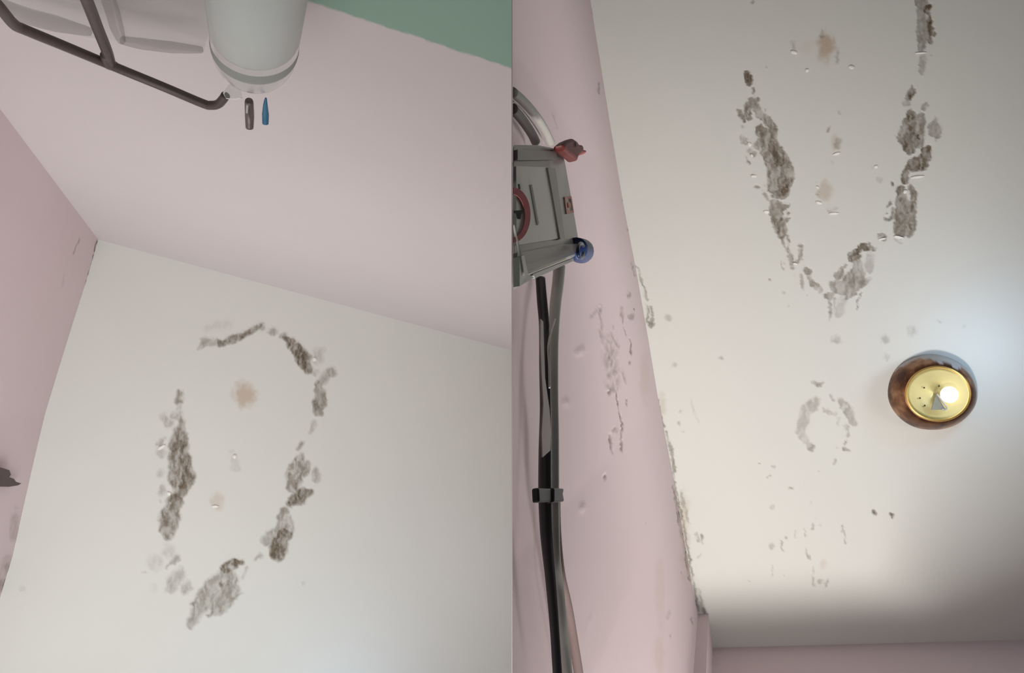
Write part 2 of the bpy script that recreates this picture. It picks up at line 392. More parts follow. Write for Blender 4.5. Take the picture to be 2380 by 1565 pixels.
          S(.6, [(1505, 712, 3), (1505, 748, 4), (1514, 756, 5), (1517, 738, 3), (1512, 716, 4)], hole=.1)),
    patch('crumbling dirty edge along the pink wall',
          S(.5, [(1529, 930, 2), (1535, 966, 4), (1542, 992, 4)], hole=.45), S(.5, [(1550, 1005, 3), (1561, 1052, 4.2), (1568, 1092, 4)], hole=.5),
          S(.6, [(1560, 1070, 2), (1569, 1125, 2.5), (1580, 1185, 3.5), (1591, 1240, 3)], hole=.3), S(.6, [(1590, 1235, 3), (1603, 1300, 3), (1613, 1360, 2.5), (1622, 1420, 3)], hole=.3),
          S(.35, [(1582, 1140, 3), (1590, 1180, 3.5), (1600, 1215, 3)], hole=.7), S(.4, [(1624, 1370, 3), (1631, 1400, 3.5), (1636, 1432, 3)], hole=.5)),
]
RIGHT_STAINS = [(1921, 108, 27, 46, .72), (1917, 442, 19, 26, .45), (1940, 330, 10, 20, .3), (1913, 1309, 14, 14, .25), (1878, 112, 30, 30, .12), (1540, 940, 12, 30, .3), (1590, 1215, 16, 90, .3)]

# ---- right bay side wall
WALL_MARKS = [
    patch('', S(.34, [(1372, 738, 3), (1394, 716, 4), (1397, 750, 3), (1397, 780, 4)], 2, .1),
          S(.35, [(1444, 716, 4), (1447, 749, 3)], 1), S(.6, [(1450, 762, 2), (1456, 778, 2)]), S(.62, [(1464, 790, 2), (1468, 820, 3)]), S(.8, [(1474, 718, 3)]),
          S(.38, [(1466, 735, 6)], 1), S(.35, [(1462, 685, 5)], 1, .5), S(.4, [(1464, 842, 4)], 0, .1), S(.3, [(1449, 866, 4), (1452, 890, 3)], 1), S(.45, [(1456, 930, 3), (1458, 942, 3)]),
          S(.68, [(1431, 910, 2), (1438, 950, 2.5), (1447, 998, 3)], hole=.0), S(.55, [(1414, 912, 4), (1420, 906, 3)]), S(.6, [(1418, 1010, 2.5), (1421, 1052, 2.5)], hole=.1),
          S(.45, [(1443, 1000, 3), (1445, 1045, 3)], hole=.3), S(.55, [(1406, 1108, 4)]), S(.3, [(1420, 775, 3), (1436, 805, 4)], 1), S(.35, [(1414, 830, 5)], 1, .5),
          S(.3, [(1425, 760, 4)], 1), S(.16, [(1340, 818, 4), (1352, 812, 5)], 3), S(.1, [(1356, 1180, 6)], 3), S(.3, [(1430, 1000, 5)], 1, .6),
          S(.5, [(1391, 195, 3), (1393, 215, 3)], 1), S(.4, [(1446, 465, 3)], 1), S(.35, [(1460, 533, 3)], 1), S(.3, [(1288, 270, 2), (1293, 300, 2)], 2),
          S(.5, [(1373, 1437, 4)]), S(.4, [(1606, 1436, 2), (1607, 1452, 2)]), S(.2, [(1556, 1425, 4), (1553, 1440, 4)], 2), S(.4, [(1584, 1332, 3)]), S(.3, [(1557, 1477, 3)]),
          S(.35, [(1384, 0, 3), (1378, 30, 3)], 2, .2), S(.3, [(1500, 1218, 2)]), S(.25, [(1415, 800, 14), (1425, 900, 12)], 8, .7),
          S(.1, [(1315, 940, 8)], 5, .4),
          S(.5, [(1468, 610, 2), (1476, 640, 3)], 1, .3), S(.5, [(1565, 1130, 3), (1578, 1210, 4), (1590, 1270, 4), (1604, 1350, 3)], 1, .5), part=False),
]
LWALL_MARKS = [
    patch('', S(.5, [(183, 556, 1.5), (170, 590, 1.5)], .5, 0), S(.2, [(147, 640, 2), (144, 668, 2)], 1),
          S(.7, [(226, 562, 2), (214, 610, 2), (200, 660, 1.6), (184, 720, 1)], 0, 0),
          S(.28, [(34, 1205, 8), (30, 1250, 6)], 4, .3), S(.3, [(36, 1180, 4)], 2),
          S(.45, [(0, 1360, 15), (8, 1358, 10)], 3, .1), S(.3, [(4, 1330, 14), (20, 1300, 8)], 5, .2), S(.45, [(16, 1318, 6), (28, 1300, 3)], 1), part=False),
]

# ------------------------------------------------------------------ mesh helpers
def link(o, parent=None):
    COL.objects.link(o)
    if parent is not None: o.parent = parent
    return o

def mesh_obj(name, verts, faces, mats, parent=None, smooth=False, attrs=None):
    me = bpy.data.meshes.new(name)
    V = np.asarray(verts, dtype=np.float32).reshape(-1, 3)
    if isinstance(faces, np.ndarray):
        nf, k = faces.shape
        me.vertices.add(len(V)); me.vertices.foreach_set('co', V.ravel())
        me.loops.add(nf * k); me.loops.foreach_set('vertex_index', faces.astype(np.int32).ravel())
        me.polygons.add(nf); me.polygons.foreach_set('loop_start', np.arange(nf, dtype=np.int32) * k)
        me.update(calc_edges=True)
    else:
        me.from_pydata(V.tolist(), [], faces)
    me.validate()
    for m in (mats if isinstance(mats, (list, tuple)) else [mats]):
        me.materials.append(MATS[m] if isinstance(m, str) else m)
    if smooth:
        me.polygons.foreach_set('use_smooth', [True] * len(me.polygons))
    for nm, a in (attrs or {}).items():
        at = me.attributes.new(nm, 'FLOAT', 'POINT'); at.data.foreach_set('value', np.asarray(a, np.float32))
    me.update()
    return link(bpy.data.objects.new(name, me), parent)

def tag(o, label=None, cat=None, group=None, kind=None):
    if label: o['label'] = label
    if cat: o['category'] = cat
    if group: o['group'] = group
    if kind: o['kind'] = kind
    return o

def empty(name, loc):
    o = bpy.data.objects.new(name, None); o.empty_display_size = .02
    o.location = W(loc); COL.objects.link(o)
    bpy.context.view_layer.update()
    return o

def child(o, parent):                       # verts were written in world space
    o.parent = parent
    o.matrix_parent_inverse = parent.matrix_world.inverted()
    return o

def toW(P):
    P = np.array(P, float).reshape(-1, 3).copy(); P[:, 2] += CAMZ; return P

def grid_faces(nr, nc):
    i = np.arange(nr * nc).reshape(nr, nc)
    return np.stack([i[:-1, :-1], i[:-1, 1:], i[1:, 1:], i[1:, :-1]], -1).reshape(-1, 4)

def surface(name, P, up, mat, wear, own, patches, stain=None, dado=None, depth=.0011, flip=False):
    """A plaster surface from a grid of points; patches of bare plaster become recessed child pieces."""
    nr, nc = wear.shape
    Q = P + up * (depth * sstep(.1, .6, wear))[..., None]
    # slightly raised lip round the flaked places
    lip = sstep(.02, .12, wear) * (1 - sstep(.12, .3, wear))
    Q = Q - up * (.0006 * lip)[..., None]
    faces = grid_faces(nr, nc)
    if flip: faces = faces[:, ::-1]
    V = toW(Q)
    A = {'wear': wear.ravel(), 'stain': (stain if stain is not None else np.zeros_like(wear)).ravel()}
    if dado is not None: A['dado'] = dado.ravel()
    fw = wear.ravel()[faces].mean(1); fo = own.ravel()[faces].max(1)
    isp = np.array([p['part'] for p in patches] + [False])
    fo = np.where((fw > .13) & isp[fo], fo, -1)
    def sub(nm, sel, parent):
        fs = faces[sel]; ids, inv = np.unique(fs, return_inverse=True)
        return mesh_obj(nm, V[ids], inv.reshape(fs.shape), mat, parent, True, {k: a[ids] for k, a in A.items()})
    base = sub(name, fo < 0, None)
    tag(base, kind='structure')
    for k, p in enumerate(patches):
        sel = fo == k
        if p['part'] and sel.sum() > 6:
            o = sub('peeled_patch', sel, base)
            o['label'] = p['label']
    return base

def tube(name, pts, r, mat, parent=None, seg=12, sub=6, caps=True):
    """Smooth tube through world-less bay points; r may be a number or a list."""
    pts = [np.array(p, float) for p in pts]
    rs = [r] * len(pts) if isinstance(r, (int, float)) else list(r)
    path, rad = [], []
    n = len(pts)
    for i in range(n - 1):
        p0 = pts[max(0, i - 1)]; p1 = pts[i]; p2 = pts[i + 1]; p3 = pts[min(n - 1, i + 2)]
        for k in range(sub):
            t = k / sub
            path.append(.5 * ((2 * p1) + (p2 - p0) * t + (2 * p0 - 5 * p1 + 4 * p2 - p3) * t * t + (3 * p1 - p0 - 3 * p2 + p3) * t ** 3))
            rad.append(rs[i] + (rs[i + 1] - rs[i]) * t)
    path.append(pts[-1]); rad.append(rs[-1])
    verts = []; faces = []
    ref = None
    m = len(path)
    for i in range(m):
        t = unit(path[min(i + 1, m - 1)] - path[max(i - 1, 0)])
        if ref is None:
            ref = unit(np.cross(t, [0.3, 0.2, 1.0]))
        ref = unit(ref - t * (ref @ t)); b = np.cross(t, ref)
        for k in range(seg):
            a = 2 * math.pi * k / seg
            verts.append(path[i] + rad[i] * (math.cos(a) * ref + math.sin(a) * b))
    for i in range(m - 1):
        for k in range(seg):
            k2 = (k + 1) % seg
            faces.append((i * seg + k, i * seg + k2, (i + 1) * seg + k2, (i + 1) * seg + k))
    if caps:
        faces.append(tuple(range(seg - 1, -1, -1))); faces.append(tuple((m - 1) * seg + k for k in range(seg)))
    o = mesh_obj(name, toW(clampx(verts)), faces, mat, None, True)
    if parent: child(o, parent)
    return o

def lathe(name, O, ax, prof, mat, parent=None, seg=64, ex=None, sq=1.0, fn=None):
    """Lathe round the axis ax from O; prof = (radius, distance along axis)."""
    ax = unit(ax)
    e1 = unit(np.cross(ax, [0.1, 1, 0.2])) if ex is None else unit(np.array(ex) - ax * (np.array(ex) @ ax))
    e2 = np.cross(ax, e1)
    V = []; Fc = []
    for r, t in prof:
        for k in range(seg):
            a = 2 * math.pi * k / seg
            rr = r * (fn(a, t) if fn else 1)
            V.append(O + ax * t + rr * (math.cos(a) * e1 + sq * math.sin(a) * e2))
    m = len(prof)
    for i in range(m - 1):
        for k in range(seg):
            k2 = (k + 1) % seg
            Fc.append((i * seg + k, i * seg + k2, (i + 1) * seg + k2, (i + 1) * seg + k))
    o = mesh_obj(name, toW(V), Fc, mat, None, True)
    if parent: child(o, parent)
    return o

CLAMP = False
def clampx(V):
    V = np.array(V, float).reshape(-1, 3).copy()
    if CLAMP: V[:, 0] = np.maximum(V[:, 0], .0006)
    return V

def slab(name, poly, n, th, mat, parent=None, smooth=False):
    """Solid from a planar polygon of points, extruded by th along n."""
    A = [np.array(p, float) for p in poly]; n = unit(n)
    k = len(A)
    V = A + [p + n * th for p in A]
    Fc = [tuple(range(k)), tuple(range(2 * k - 1, k - 1, -1))] + [(i, k + i, k + (i + 1) % k, (i + 1) % k) for i in range(k)]
    o = mesh_obj(name, toW(clampx(V)), Fc, mat, None, smooth)
    if parent: child(o, parent)
    return o

def bevel(o, w, seg=2):
    m = o.modifiers.new('bevel', 'BEVEL'); m.width = w; m.segments = seg; m.limit_method = 'ANGLE'
    return o

GAP = .0003

# ------------------------------------------------------------------ left bay: ceiling and walls
# the side wall bows a little, as the plaster edge in the picture does
def side_line(bay, pts):
    """(distance along d2, offset along d1) of points on the ceiling edge."""
    out = []
    for p in pts:
        q = bay.ceil.hit(p) - bay.C
        v = (q @ bay.d2 - (q @ bay.d1) * (bay.d1 @ bay.d2)) / (1 - (bay.d1 @ bay.d2) ** 2)
        u = (q @ bay.d1 - (q @ bay.d2) * (bay.d1 @ bay.d2)) / (1 - (bay.d1 @ bay.d2) ** 2)
        out.append((v, u))
    return np.array(out)

edgeL = side_line(LB, [(228, 557), (200, 655), (165, 765), (135, 862), (104, 965), (78, 1075), (52, 1190), (30, 1290), (5, 1372)])
def offL(v):
    return np.interp(v, edgeL[:, 0], edgeL[:, 1]) + np.where(v > edgeL[-1, 0], (v - edgeL[-1, 0]) * ((edgeL[-1, 1] - edgeL[-3, 1]) / (edgeL[-1, 0] - edgeL[-3, 0])), 0)

vv = np.arange(0, 1.36, .0031); cc = np.linspace(0, 1, 440)
u0 = offL(vv)
u1 = (-GAP - LB.C[0] - vv * LB.d2[0]) / LB.d1[0]           # up to the partition
U = u0[:, None] + (u1 - u0)[:, None] * cc[None, :]
P = LB.C + U[..., None] * LB.d1 + vv[:, None, None] * LB.d2
px, py = proj(P)
w, own = wear_field(px, py, LEFT_PATCHES, .8, 4.0, .45)
CEIL_L = surface('ceiling', P, LB.N, 'ceiling_paint', w, own, LEFT_PATCHES, stain_field(px, py, LEFT_STAINS))

# side wall
tt = np.concatenate([np.arange(0, .7, .0045), np.arange(.7, 2.0, .025)])
P = LB.C + offL(vv[::2])[:, None, None] * LB.d1 + vv[::2][:, None, None] * LB.d2 - tt[None, :, None] * LB.N
px, py = proj(P)
w, own = wear_field(px, py, LWALL_MARKS, .35, 1.2)
surface('wall_left', P, -LB.side.n, 'pink_paint_plain', w, own, LWALL_MARKS, depth=.001, flip=True)

# cross wall with the green lower half
q = LB.top.hit((1190, 160)); t_b = -(q - LB.C) @ LB.N; u_b = (q - LB.C) @ LB.d1
q = LB.top.hit((722, 4)); t_a = -(q - LB.C) @ LB.N; u_a = (q - LB.C) @ LB.d1
t2 = np.arange(0, 2.14, .02); c2 = np.linspace(0, 1, 60)
ue = (-GAP - LB.C[0] + t2 * LB.N[0]) / LB.d1[0]
U = ue[:, None] * c2[None, :]
P = LB.C + U[..., None] * LB.d1 - t2[:, None, None] * LB.N
tl = t_a + (U - u_a) * (t_b - t_a) / (u_b - u_a)
Z = np.zeros(U.shape)
surface('wall_back', P, -LB.top.n, 'pink_paint', Z, Z.astype(int) - 1, [], dado=t2[:, None] - tl)

# ------------------------------------------------------------------ right bay: ceiling and walls
edgeR = side_line(RB, [(1622, 1428), (1605, 1340), (1584, 1220), (1560, 1085), (1531, 935), (1507, 790), (1478, 625), (1448, 470), (1420, 300), (1396, 150), (1372, 0), (1345, -160)])
vE = edgeR[0, 0]                                            # where the side wall ends in an outer corner
def offR(v):
    return np.interp(v, edgeR[:, 0], edgeR[:, 1])
vv = np.arange(0, 1.50, .0022); cc = np.linspace(0, 1, 400)
u0 = np.where(vv < vE, np.interp(vv, [0, vE], [-0.0, edgeR[0, 1]]), offR(vv))
u1 = np.full(vv.size, .86)
U = u0[:, None] + (u1 - u0)[:, None] * cc[None, :]
P = RB.C + U[..., None] * RB.d1 + vv[:, None, None] * RB.d2
px, py = proj(P)
w, own = wear_field(px, py, RIGHT_PATCHES, .48, 1.8)
CEIL_R = surface('ceiling', P, RB.N, 'ceiling_paint', w, own, RIGHT_PATCHES, stain_field(px, py, RIGHT_STAINS), flip=True)

# side wall, from its outer corner up, down to the partition
vw = np.arange(vE, 1.48, .0026)
base = RB.C + offR(vw)[:, None] * RB.d1 + vw[:, None] * RB.d2
tmax = np.minimum((base[:, 0] - GAP) / RB.N[0], 1.35)
cw = np.concatenate([np.linspace(0, .55, 210), np.linspace(.56, 1, 60)])
P = base[:, None, :] - (tmax[:, None] * cw[None, :])[..., None] * RB.N
px, py = proj(P)
w, own = wear_field(px, py, WALL_MARKS, .35, 1.1)
surface('wall_right', P, -RB.side.n, 'pink_paint_plain', w, own, WALL_MARKS, stain_field(px, py, [(1535, 1380, 14, 120, .18), (1530, 1520, 16, 60, .2), (1598, 1260, 22, 110, .22), (1500, 880, 14, 70, .2)]), depth=.0012)

# return of the wall and the window wall behind it
E0 = RB.C + edgeR[0, 1] * RB.d1 + vE * RB.d2
def quad_wall(name, A, B, tA, tB, thick, mat='pink_paint_plain'):
    n = unit(np.cross(B - A, RB.N))
    if n @ RB.d2 > 0: n = -n
    poly = [A - tA * RB.N, B - tA * RB.N, B - tB * RB.N, A - tB * RB.N]
    o = slab(name, poly, n, thick, mat)
    return tag(o, kind='structure')
quad_wall('trim_1', RB.C - .004 * RB.d1, E0 - .0005 * RB.d1, 0, 1.2, .02)
LINTEL = .52
quad_wall('wall_window', RB.C - .02 * RB.d1, RB.C + 1.0 * RB.d1, -.01, LINTEL, .05)
quad_wall('wall_window_pier', RB.C + .27 * RB.d1, RB.C + 1.0 * RB.d1, LINTEL, 1.5, .05)

# thin added partition that keeps the two bays' light apart, seen exactly edge-on
V = toW([(sx * GAP * .8, y, z) for sx in (-1, 1) for y, z in ((-1.3, .43), (1.5, .43), (1.5, 3.2), (-1.3, 3.2))])
pt = mesh_obj('added_partition', V, [(0, 1, 2, 3), (7, 6, 5, 4), (0, 4, 5, 1), (1, 5, 6, 2), (2, 6, 7, 3), (3, 7, 4, 0)], 'pink_paint_plain')
tag(pt, kind='structure')

# ------------------------------------------------------------------ object materials
simple('dark_metal', srgb(96, 84, 80), .42, .35, vary=.15, scale=200)
simple('bottle_plastic', (.90, .915, .90, 1), .18, 0, .88, 1, .03, ior=1.12)
simple('bottle_band', (.30, .33, .30, 1), .7, 0, 0, .8, .03, ior=1.2)
simple('bottle_liquid', (.86, .89, .865, 1), .3, 0, .2, 1, .03, ior=1.2)
simple('clear_pouch', (.50, .51, .46, 1), .6, 0, 0, .20, .05)
simple('pouch_seam', (.33, .30, .29, 1), .6, 0, 0, .30, .05)
simple('port_grey', srgb(120, 108, 104), .3, .6)
simple('port_blue', srgb(58, 118, 150), .35)
simple('dark_brown', srgb(66, 44, 42), .6)
simple('box_plastic', srgb(150, 149, 141), .32, 0, 0, 1, .05, 30)
simple('box_panel', srgb(176, 175, 166), .28, 0, 0, 1, .05, 30)
simple('box_edge', srgb(118, 112, 106), .35)
simple('box_flap', srgb(176, 175, 166), .3)
simple('red_plastic', srgb(104, 30, 28), .5)
simple('blue_plastic', srgb(36, 58, 104), .4)
simple('blue_dark', srgb(30, 46, 84), .3)
simple('red_print', srgb(172, 82, 86), .7)
simple('black_print', srgb(26, 24, 24), .9)
simple('orange_print', srgb(190, 128, 112), .5)
simple('grey_print', srgb(140, 142, 134), .5)
simple('grey_cable', srgb(172, 170, 164), .42)
simple('dark_grey_cable', srgb(112, 104, 100), .4)
simple('black_cable', srgb(48, 44, 46), .35)
simple('mauve_cable', srgb(150, 130, 127), .45)
simple('black_tie', srgb(24, 20, 22), .45)
simple('pale_tag', srgb(150, 136, 131), .5)
simple('white_wire_glint', srgb(190, 188, 182), .4)
simple('dish', srgb(176, 164, 112), .25, .35, vary=.08, scale=25)
simple('gold_lip', srgb(216, 178, 104), .25, .7)
simple('clip_grey', srgb(150, 152, 140), .35)
simple('bulb', (1, 1, 1, 1), .3, emit=((.93, .97, 1.0, 1), 2.6))
simple('fly_speck', srgb(40, 34, 20), .6)

def copper(name):
    m, nt, p = new_mat(name)
    N, Lk = nt.nodes.new, nt.links.new
    tc = N('ShaderNodeTexCoord')
    z = N('ShaderNodeTexNoise'); z.inputs['Scale'].default_value = 32; z.inputs['Detail'].default_value = 5
    Lk(tc.outputs['Object'], z.inputs['Vector'])
    cr = N('ShaderNodeValToRGB'); e = cr.color_ramp
    e.elements[0].position = .36; e.elements[0].color = srgb(70, 42, 28)
    e.elements[1].position = .70; e.elements[1].color = srgb(176, 134, 100)
    x = e.elements.new(.52); x.color = srgb(118, 78, 50)
    Lk(z.outputs['Fac'], cr.inputs['Fac'])
    a = N('ShaderNodeAttribute'); a.attribute_name = 'wear'
    mx = N('ShaderNodeMix'); mx.data_type = 'RGBA'
    mx.inputs['B'].default_value = srgb(176, 172, 170)
    Lk(cr.outputs['Color'], mx.inputs['A']); Lk(a.outputs['Fac'], mx.inputs['Factor'])
    Lk(mx.outputs['Result'], p.inputs['Base Color'])
    iv = N('ShaderNodeMath'); iv.operation = 'MULTIPLY_ADD'; iv.inputs[1].default_value = -.6; iv.inputs[2].default_value = .6
    Lk(a.outputs['Fac'], iv.inputs[0]); Lk(iv.outputs[0], p.inputs['Metallic'])
    p.inputs['Roughness'].default_value = .33
    MATS[name] = m
copper('copper_bezel')

# ------------------------------------------------------------------ loose flakes of paint still clinging beside the peeled places
simple('flake_paint', srgb(236, 234, 226), .7, vary=.05)
def flakes(bay, base, spots):
    for n, (x, y, w, h, a) in enumerate(spots):
        O = bay.ceil.hit((x, y)); z = O[2] / F
        ex = unit(np.array([1, 0, 0]) - bay.N * bay.N[0]); ey = np.cross(bay.N, ex)
        if ey[1] < 0: ey = -ey
        c, sn = math.cos(a), math.sin(a)
        f1 = (c * ex + sn * ey) * w * z; f2 = (-sn * ex + c * ey) * h * z
        rnd = random.Random(n * 7 + int(x))
        V = []; nu, nv = 5, 3
        for i in range(nu):
            for j in range(nv):
                u = i / (nu - 1) - .5; v = j / (nv - 1) - .5
                lift = .0005 + .0013 * (.5 - v) ** 2                 # curls away from the ceiling
                wob = 1 - .7 * (2 * u) ** 2 * (.6 + .4 * rnd.random())
                V.append(O + f1 * u + f2 * (v * wob + .12 * rnd.uniform(-1, 1)) - bay.N * lift)
        Fc = [(i * nv + j, i * nv + j + 1, (i + 1) * nv + j + 1, (i + 1) * nv + j) for i in range(nu - 1) for j in range(nv - 1)]
        o = mesh_obj('paint_flake', toW(V), Fc, 'flake_paint', base, True)
        o.modifiers.new('thick', 'SOLIDIFY').thickness = .0005
flakes(RB, CEIL_R, [(1742, 336, 10, 9, .6), (1747, 362, 8, 6, .9), (1752, 410, 12, 6, .1), (1781, 493, 12, 7, .1), (1845, 122, 16, 8, .4), (1876, 164, 8, 8, .2),
                    (1900, 436, 8, 5, .8), (1903, 472, 14, 6, .3), (1945, 358, 16, 6, -.2), (1938, 497, 22, 5, .0), (2132, 412, 30, 6, -.1), (2050, 556, 16, 5, -.2), (2088, 552, 22, 6, .2),
                    (1979, 157, 12, 8, .3), (2036, 388, 8, 7, .5), (1848, 614, 10, 5, .3), (2104, 446, 8, 9, .3), (2140, 124, 24, 4, .0)])
flakes(LB, CEIL_L, [(376, 1040, 20, 7, -.6), (392, 1148, 9, 9, .2), (545, 1062, 8, 12, .1), (500, 1178, 16, 7, .1), (731, 836, 9, 10, .4)])

# ------------------------------------------------------------------ ceiling lamp
def downlight(bay, px, label, watts, glow, k0=.82):
    O = bay.ceil.hit(px); dn = -bay.N
    t = empty('ceiling_lamp', O); tag(t, label, 'ceiling lamp', 'round copper ceiling lamps')
    ex = unit(np.array([1, 0, 0]) - dn * dn[0])            # picture right
    ey = np.cross(dn, ex)
    if ey[1] < 0: ey = -ey                                  # picture down
    ey = ey * .92; seg = 96
    prof = [(.0885, -.002), (.0890, .004), (.0872, .012), (.0835, .024), (.0775, .038), (.0705, .049), (.0655, .054), (.0635, .0552), (.0618, .0545)]
    V = []; Wr = []
    for r, d in prof:
        for k in range(seg):
            a = 2 * math.pi * k / seg
            dr = 1 + .006 * math.sin(3 * a + 1) + .004 * math.sin(7 * a)
            V.append(O + dn * d * k0 + k0 * r * dr * (math.cos(a) * ex + math.sin(a) * ey))
            # grey overspray of ceiling paint on the upper right edge
            edge = .046 + .010 * math.sin(4 * a + .6) + .006 * math.sin(11 * a)
            s = max(0., math.cos(a + 1.05)) ** .6
            Wr.append(1.0 if d < edge * s - .004 else 0.0)
    Fc = [(i * seg + k, i * seg + (k + 1) % seg, (i + 1) * seg + (k + 1) % seg, (i + 1) * seg + k) for i in range(len(prof) - 1) for k in range(seg)]
    child(mesh_obj('bezel', toW(V), Fc, 'copper_bezel', None, True, {'wear': Wr}), t)
    sc = lambda pr: [(a * k0, c * k0) for a, c in pr]
    lathe('gold_lip', O, dn, sc([(.0640, .0550), (.0628, .0575), (.0600, .0575), (.0588, .0535)]), 'gold_lip', t, 96, ex, .92)
    lathe('reflector', O, dn, sc([(.0600, .0545), (.0560, .046), (.050, .040), (.032, .030), (.016, .022), (.003, .016), (.0001, .0155)]), 'dish', t, 96, ex, .92)
    # bulb set to one side of the reflector
    ex = ex * k0; ey = ey * k0; dn = dn * k0
    B = O + dn * .044 + ex * .0245 + ey * .002
    lathe('bulb', B, dn, sc([(.0001, .018), (.008, .0165), (.014, .012), (.0172, .004), (.0165, -.004), (.012, -.011), (.008, -.014)]), 'bulb', t, 40, ex)
    # wedge clip and wire loop below the apex
    c0 = O + dn * .050
    slab('clip', [c0 - .003 * ex + .001 * ey, c0 + .016 * ex + .036 * ey, c0 - .012 * ex + .037 * ey], dn, .0024, 'clip_grey', t)
    tube('wire_loop', [c0 + dn * .005 + ex * a + ey * b for a, b in ((-.002, .0), (.006, .012), (.012, .022), (.017, .031), (.014, .036), (.008, .034))], .0014, 'white_wire_glint', t, 8, 5)
    for a, b in ((-.021, -.012), (-.030, .012), (-.021, .029), (.009, -.016)):
        rr = math.hypot(a, b); d = .0165 + (rr - .003) * .47
        lathe('speck', O + dn * (d + .003) + ex * a + ey * b, dn, [(.0001, .0012), (.0011, .0008), (.0015, 0)], 'fly_speck', t, 10, ex)
    L = bpy.data.lights.new('ceiling_lamp_light', 'POINT'); L.energy = watts; L.color = (.48, .72, 1.0); L.shadow_soft_size = .03
    lo = bpy.data.objects.new('ceiling_lamp_light', L); COL.objects.link(lo)
    lo.location = W(O + dn * glow[2] + ex * glow[0] + ey * glow[1])
    return t

downlight(RB, (2165, 912), 'round tarnished copper ceiling lamp glowing beside the peeled point', .44, (.11, -.10, .17))
downlight(LB, (705, 1690), 'round copper ceiling lamp just outside the picture, its glow seen below the loop', .75, (.10, -.08, .32))

# ------------------------------------------------------------------ left bay: hook, bottle, pouch
def at(px, z):
    return ray(px) * z
hk = empty('drip_stand_hook', at((260, 150), .78))
tag(hk, 'dark brown metal drip stand hook reaching in from the upper left', 'hook')
tube('arm', [at((-40, -30), .60), at((0, 18), .63), at((32, 56), .66), at((60, 70), .675), at((140, 103), .71), at((258, 152), .76), at((380, 202), .79), at((470, 240), .80),
             at((490, 245), .80), at((507, 242), .797), at((518, 231), .79), at((524, 222), .785)], .0042, 'dark_metal', hk, 14, 6)
tube('brace', [at((182, -40), .62), at((203, 4), .655), at((228, 68), .70), at((248, 118), .735), at((257, 150), .76)], .0046, 'dark_metal', hk, 14, 5)
tube('weld', [at((244, 128), .742), at((252, 147), .757), at((268, 155), .765)], [.0042, .0052, .0042], 'dark_metal', hk, 12, 4)

bt = empty('saline_bottle', at((600, 225), .76))
tag(bt, 'translucent white plastic drip bottle hanging beside the hook', 'bottle')
B0 = at((590, 176), .76)
ax = unit(at((596, -34), .57) - B0)
ex = unit(np.array([1, 0, 0]) - ax * ax[0])
lathe('bottle_body', B0, ax, [(.0005, -.001), (.012, 0), (.0175, .003), (.023, .010), (.0270, .020), (.0308, .036), (.0330, .052), (.0338, .075), (.0342, .30), (.03, .31), (.0005, .312)], 'bottle_plastic', bt, 64, ex, .8)
lathe('saline', B0, ax, [(.0005, .086), (.020, .087), (.0255, .091), (.0280, .098), (.0285, .12), (.0288, .30), (.0005, .302)], 'bottle_liquid', bt, 64, ex, .78)
lathe('shoulder_ring', B0, ax, [(.0330, .064), (.0340, .070), (.0343, .080), (.0340, .088)], 'bottle_band', bt, 64, ex, .8)
slab('hanger_tab', [at(p, .765) for p in ((518, 216), (532, 196), (556, 196), (562, 226), (545, 230), (524, 228))], (0, 0, 1), .003, 'bottle_plastic', bt)
# ports
P0 = at((580, 240), .775); P1 = at((580, 296), .80)
tube('port_tube', [at((579, 234), .772), at((579, 240), .775), at((580, 268), .79), at((580, 297), .80)], [.0034, .0040, .0042, .0036], 'port_grey', bt, 16, 5)
tube('port_highlight', [at((575, 243), .770), at((574, 262), .780)], .0011, 'white_wire_glint', bt, 8, 4)  # glint on the port tube, modelled as a thin pale rod
tube('blue_needle_cap', [at((618, 228), .767), at((617, 242), .772), at((617, 266), .784), at((617, 288), .79)], [.0008, .0019, .0031, .0028], 'port_blue', bt, 14, 5)

pc = empty('plastic_pouch', LB.top.hit((250, 80)) * .93)
tag(pc, 'faint clear plastic pouch hanging behind the dark hook', 'pouch')
def pw(p, k=.93):
    return LB.top.hit(p) * k                    # hangs close to the wall
def pouch(pts, z):
    return [pw(p) for p in pts]
slab('film', pouch([(-30, -40), (240, -40), (262, 40), (276, 92), (200, 84), (100, 62), (20, 30)], [.80, .83, .86, .89, .90, .87, .83]), (0, 0, 1), .004, 'clear_pouch', pc)
slab('film', pouch([(255, -40), (490, -40), (482, 70), (470, 118), (380, 112), (286, 94), (270, 40)], [.83, .85, .88, .91, .905, .89, .86]), (0, 0, 1), .004, 'clear_pouch', pc)
tube('seam', [pw(p, .92) for p in ((242, -30), (262, 30), (272, 66), (282, 94))], [.006, .0062, .006, .004], 'pouch_seam', pc, 12, 5)
tube('seam', [pw(p, .92) for p in ((284, 94), (330, 102), (400, 110), (468, 116))], [.004, .0055, .0055, .003], 'pouch_seam', pc, 12, 5)
tube('seam', [pw(p, .92) for p in ((-10, 8), (60, 36), (130, 55), (210, 74))], [.007, .008, .008, .004], 'pouch_seam', pc, 12, 5)

# dark broken bracket on the side wall
sw = LB.side
bk = [sw.hit(p) + sw.n * .001 for p in ((-30, 1080), (2, 1088), (14, 1092), (18, 1102), (14, 1108), (25, 1112), (30, 1119), (43, 1123), (34, 1128), (14, 1131), (-30, 1130))]
o = slab('broken_bracket', bk, sw.n, .006, 'dark_brown'); bevel(o, .0012)
tag(o, 'dark brown broken bracket stub on the pink side wall', 'bracket')

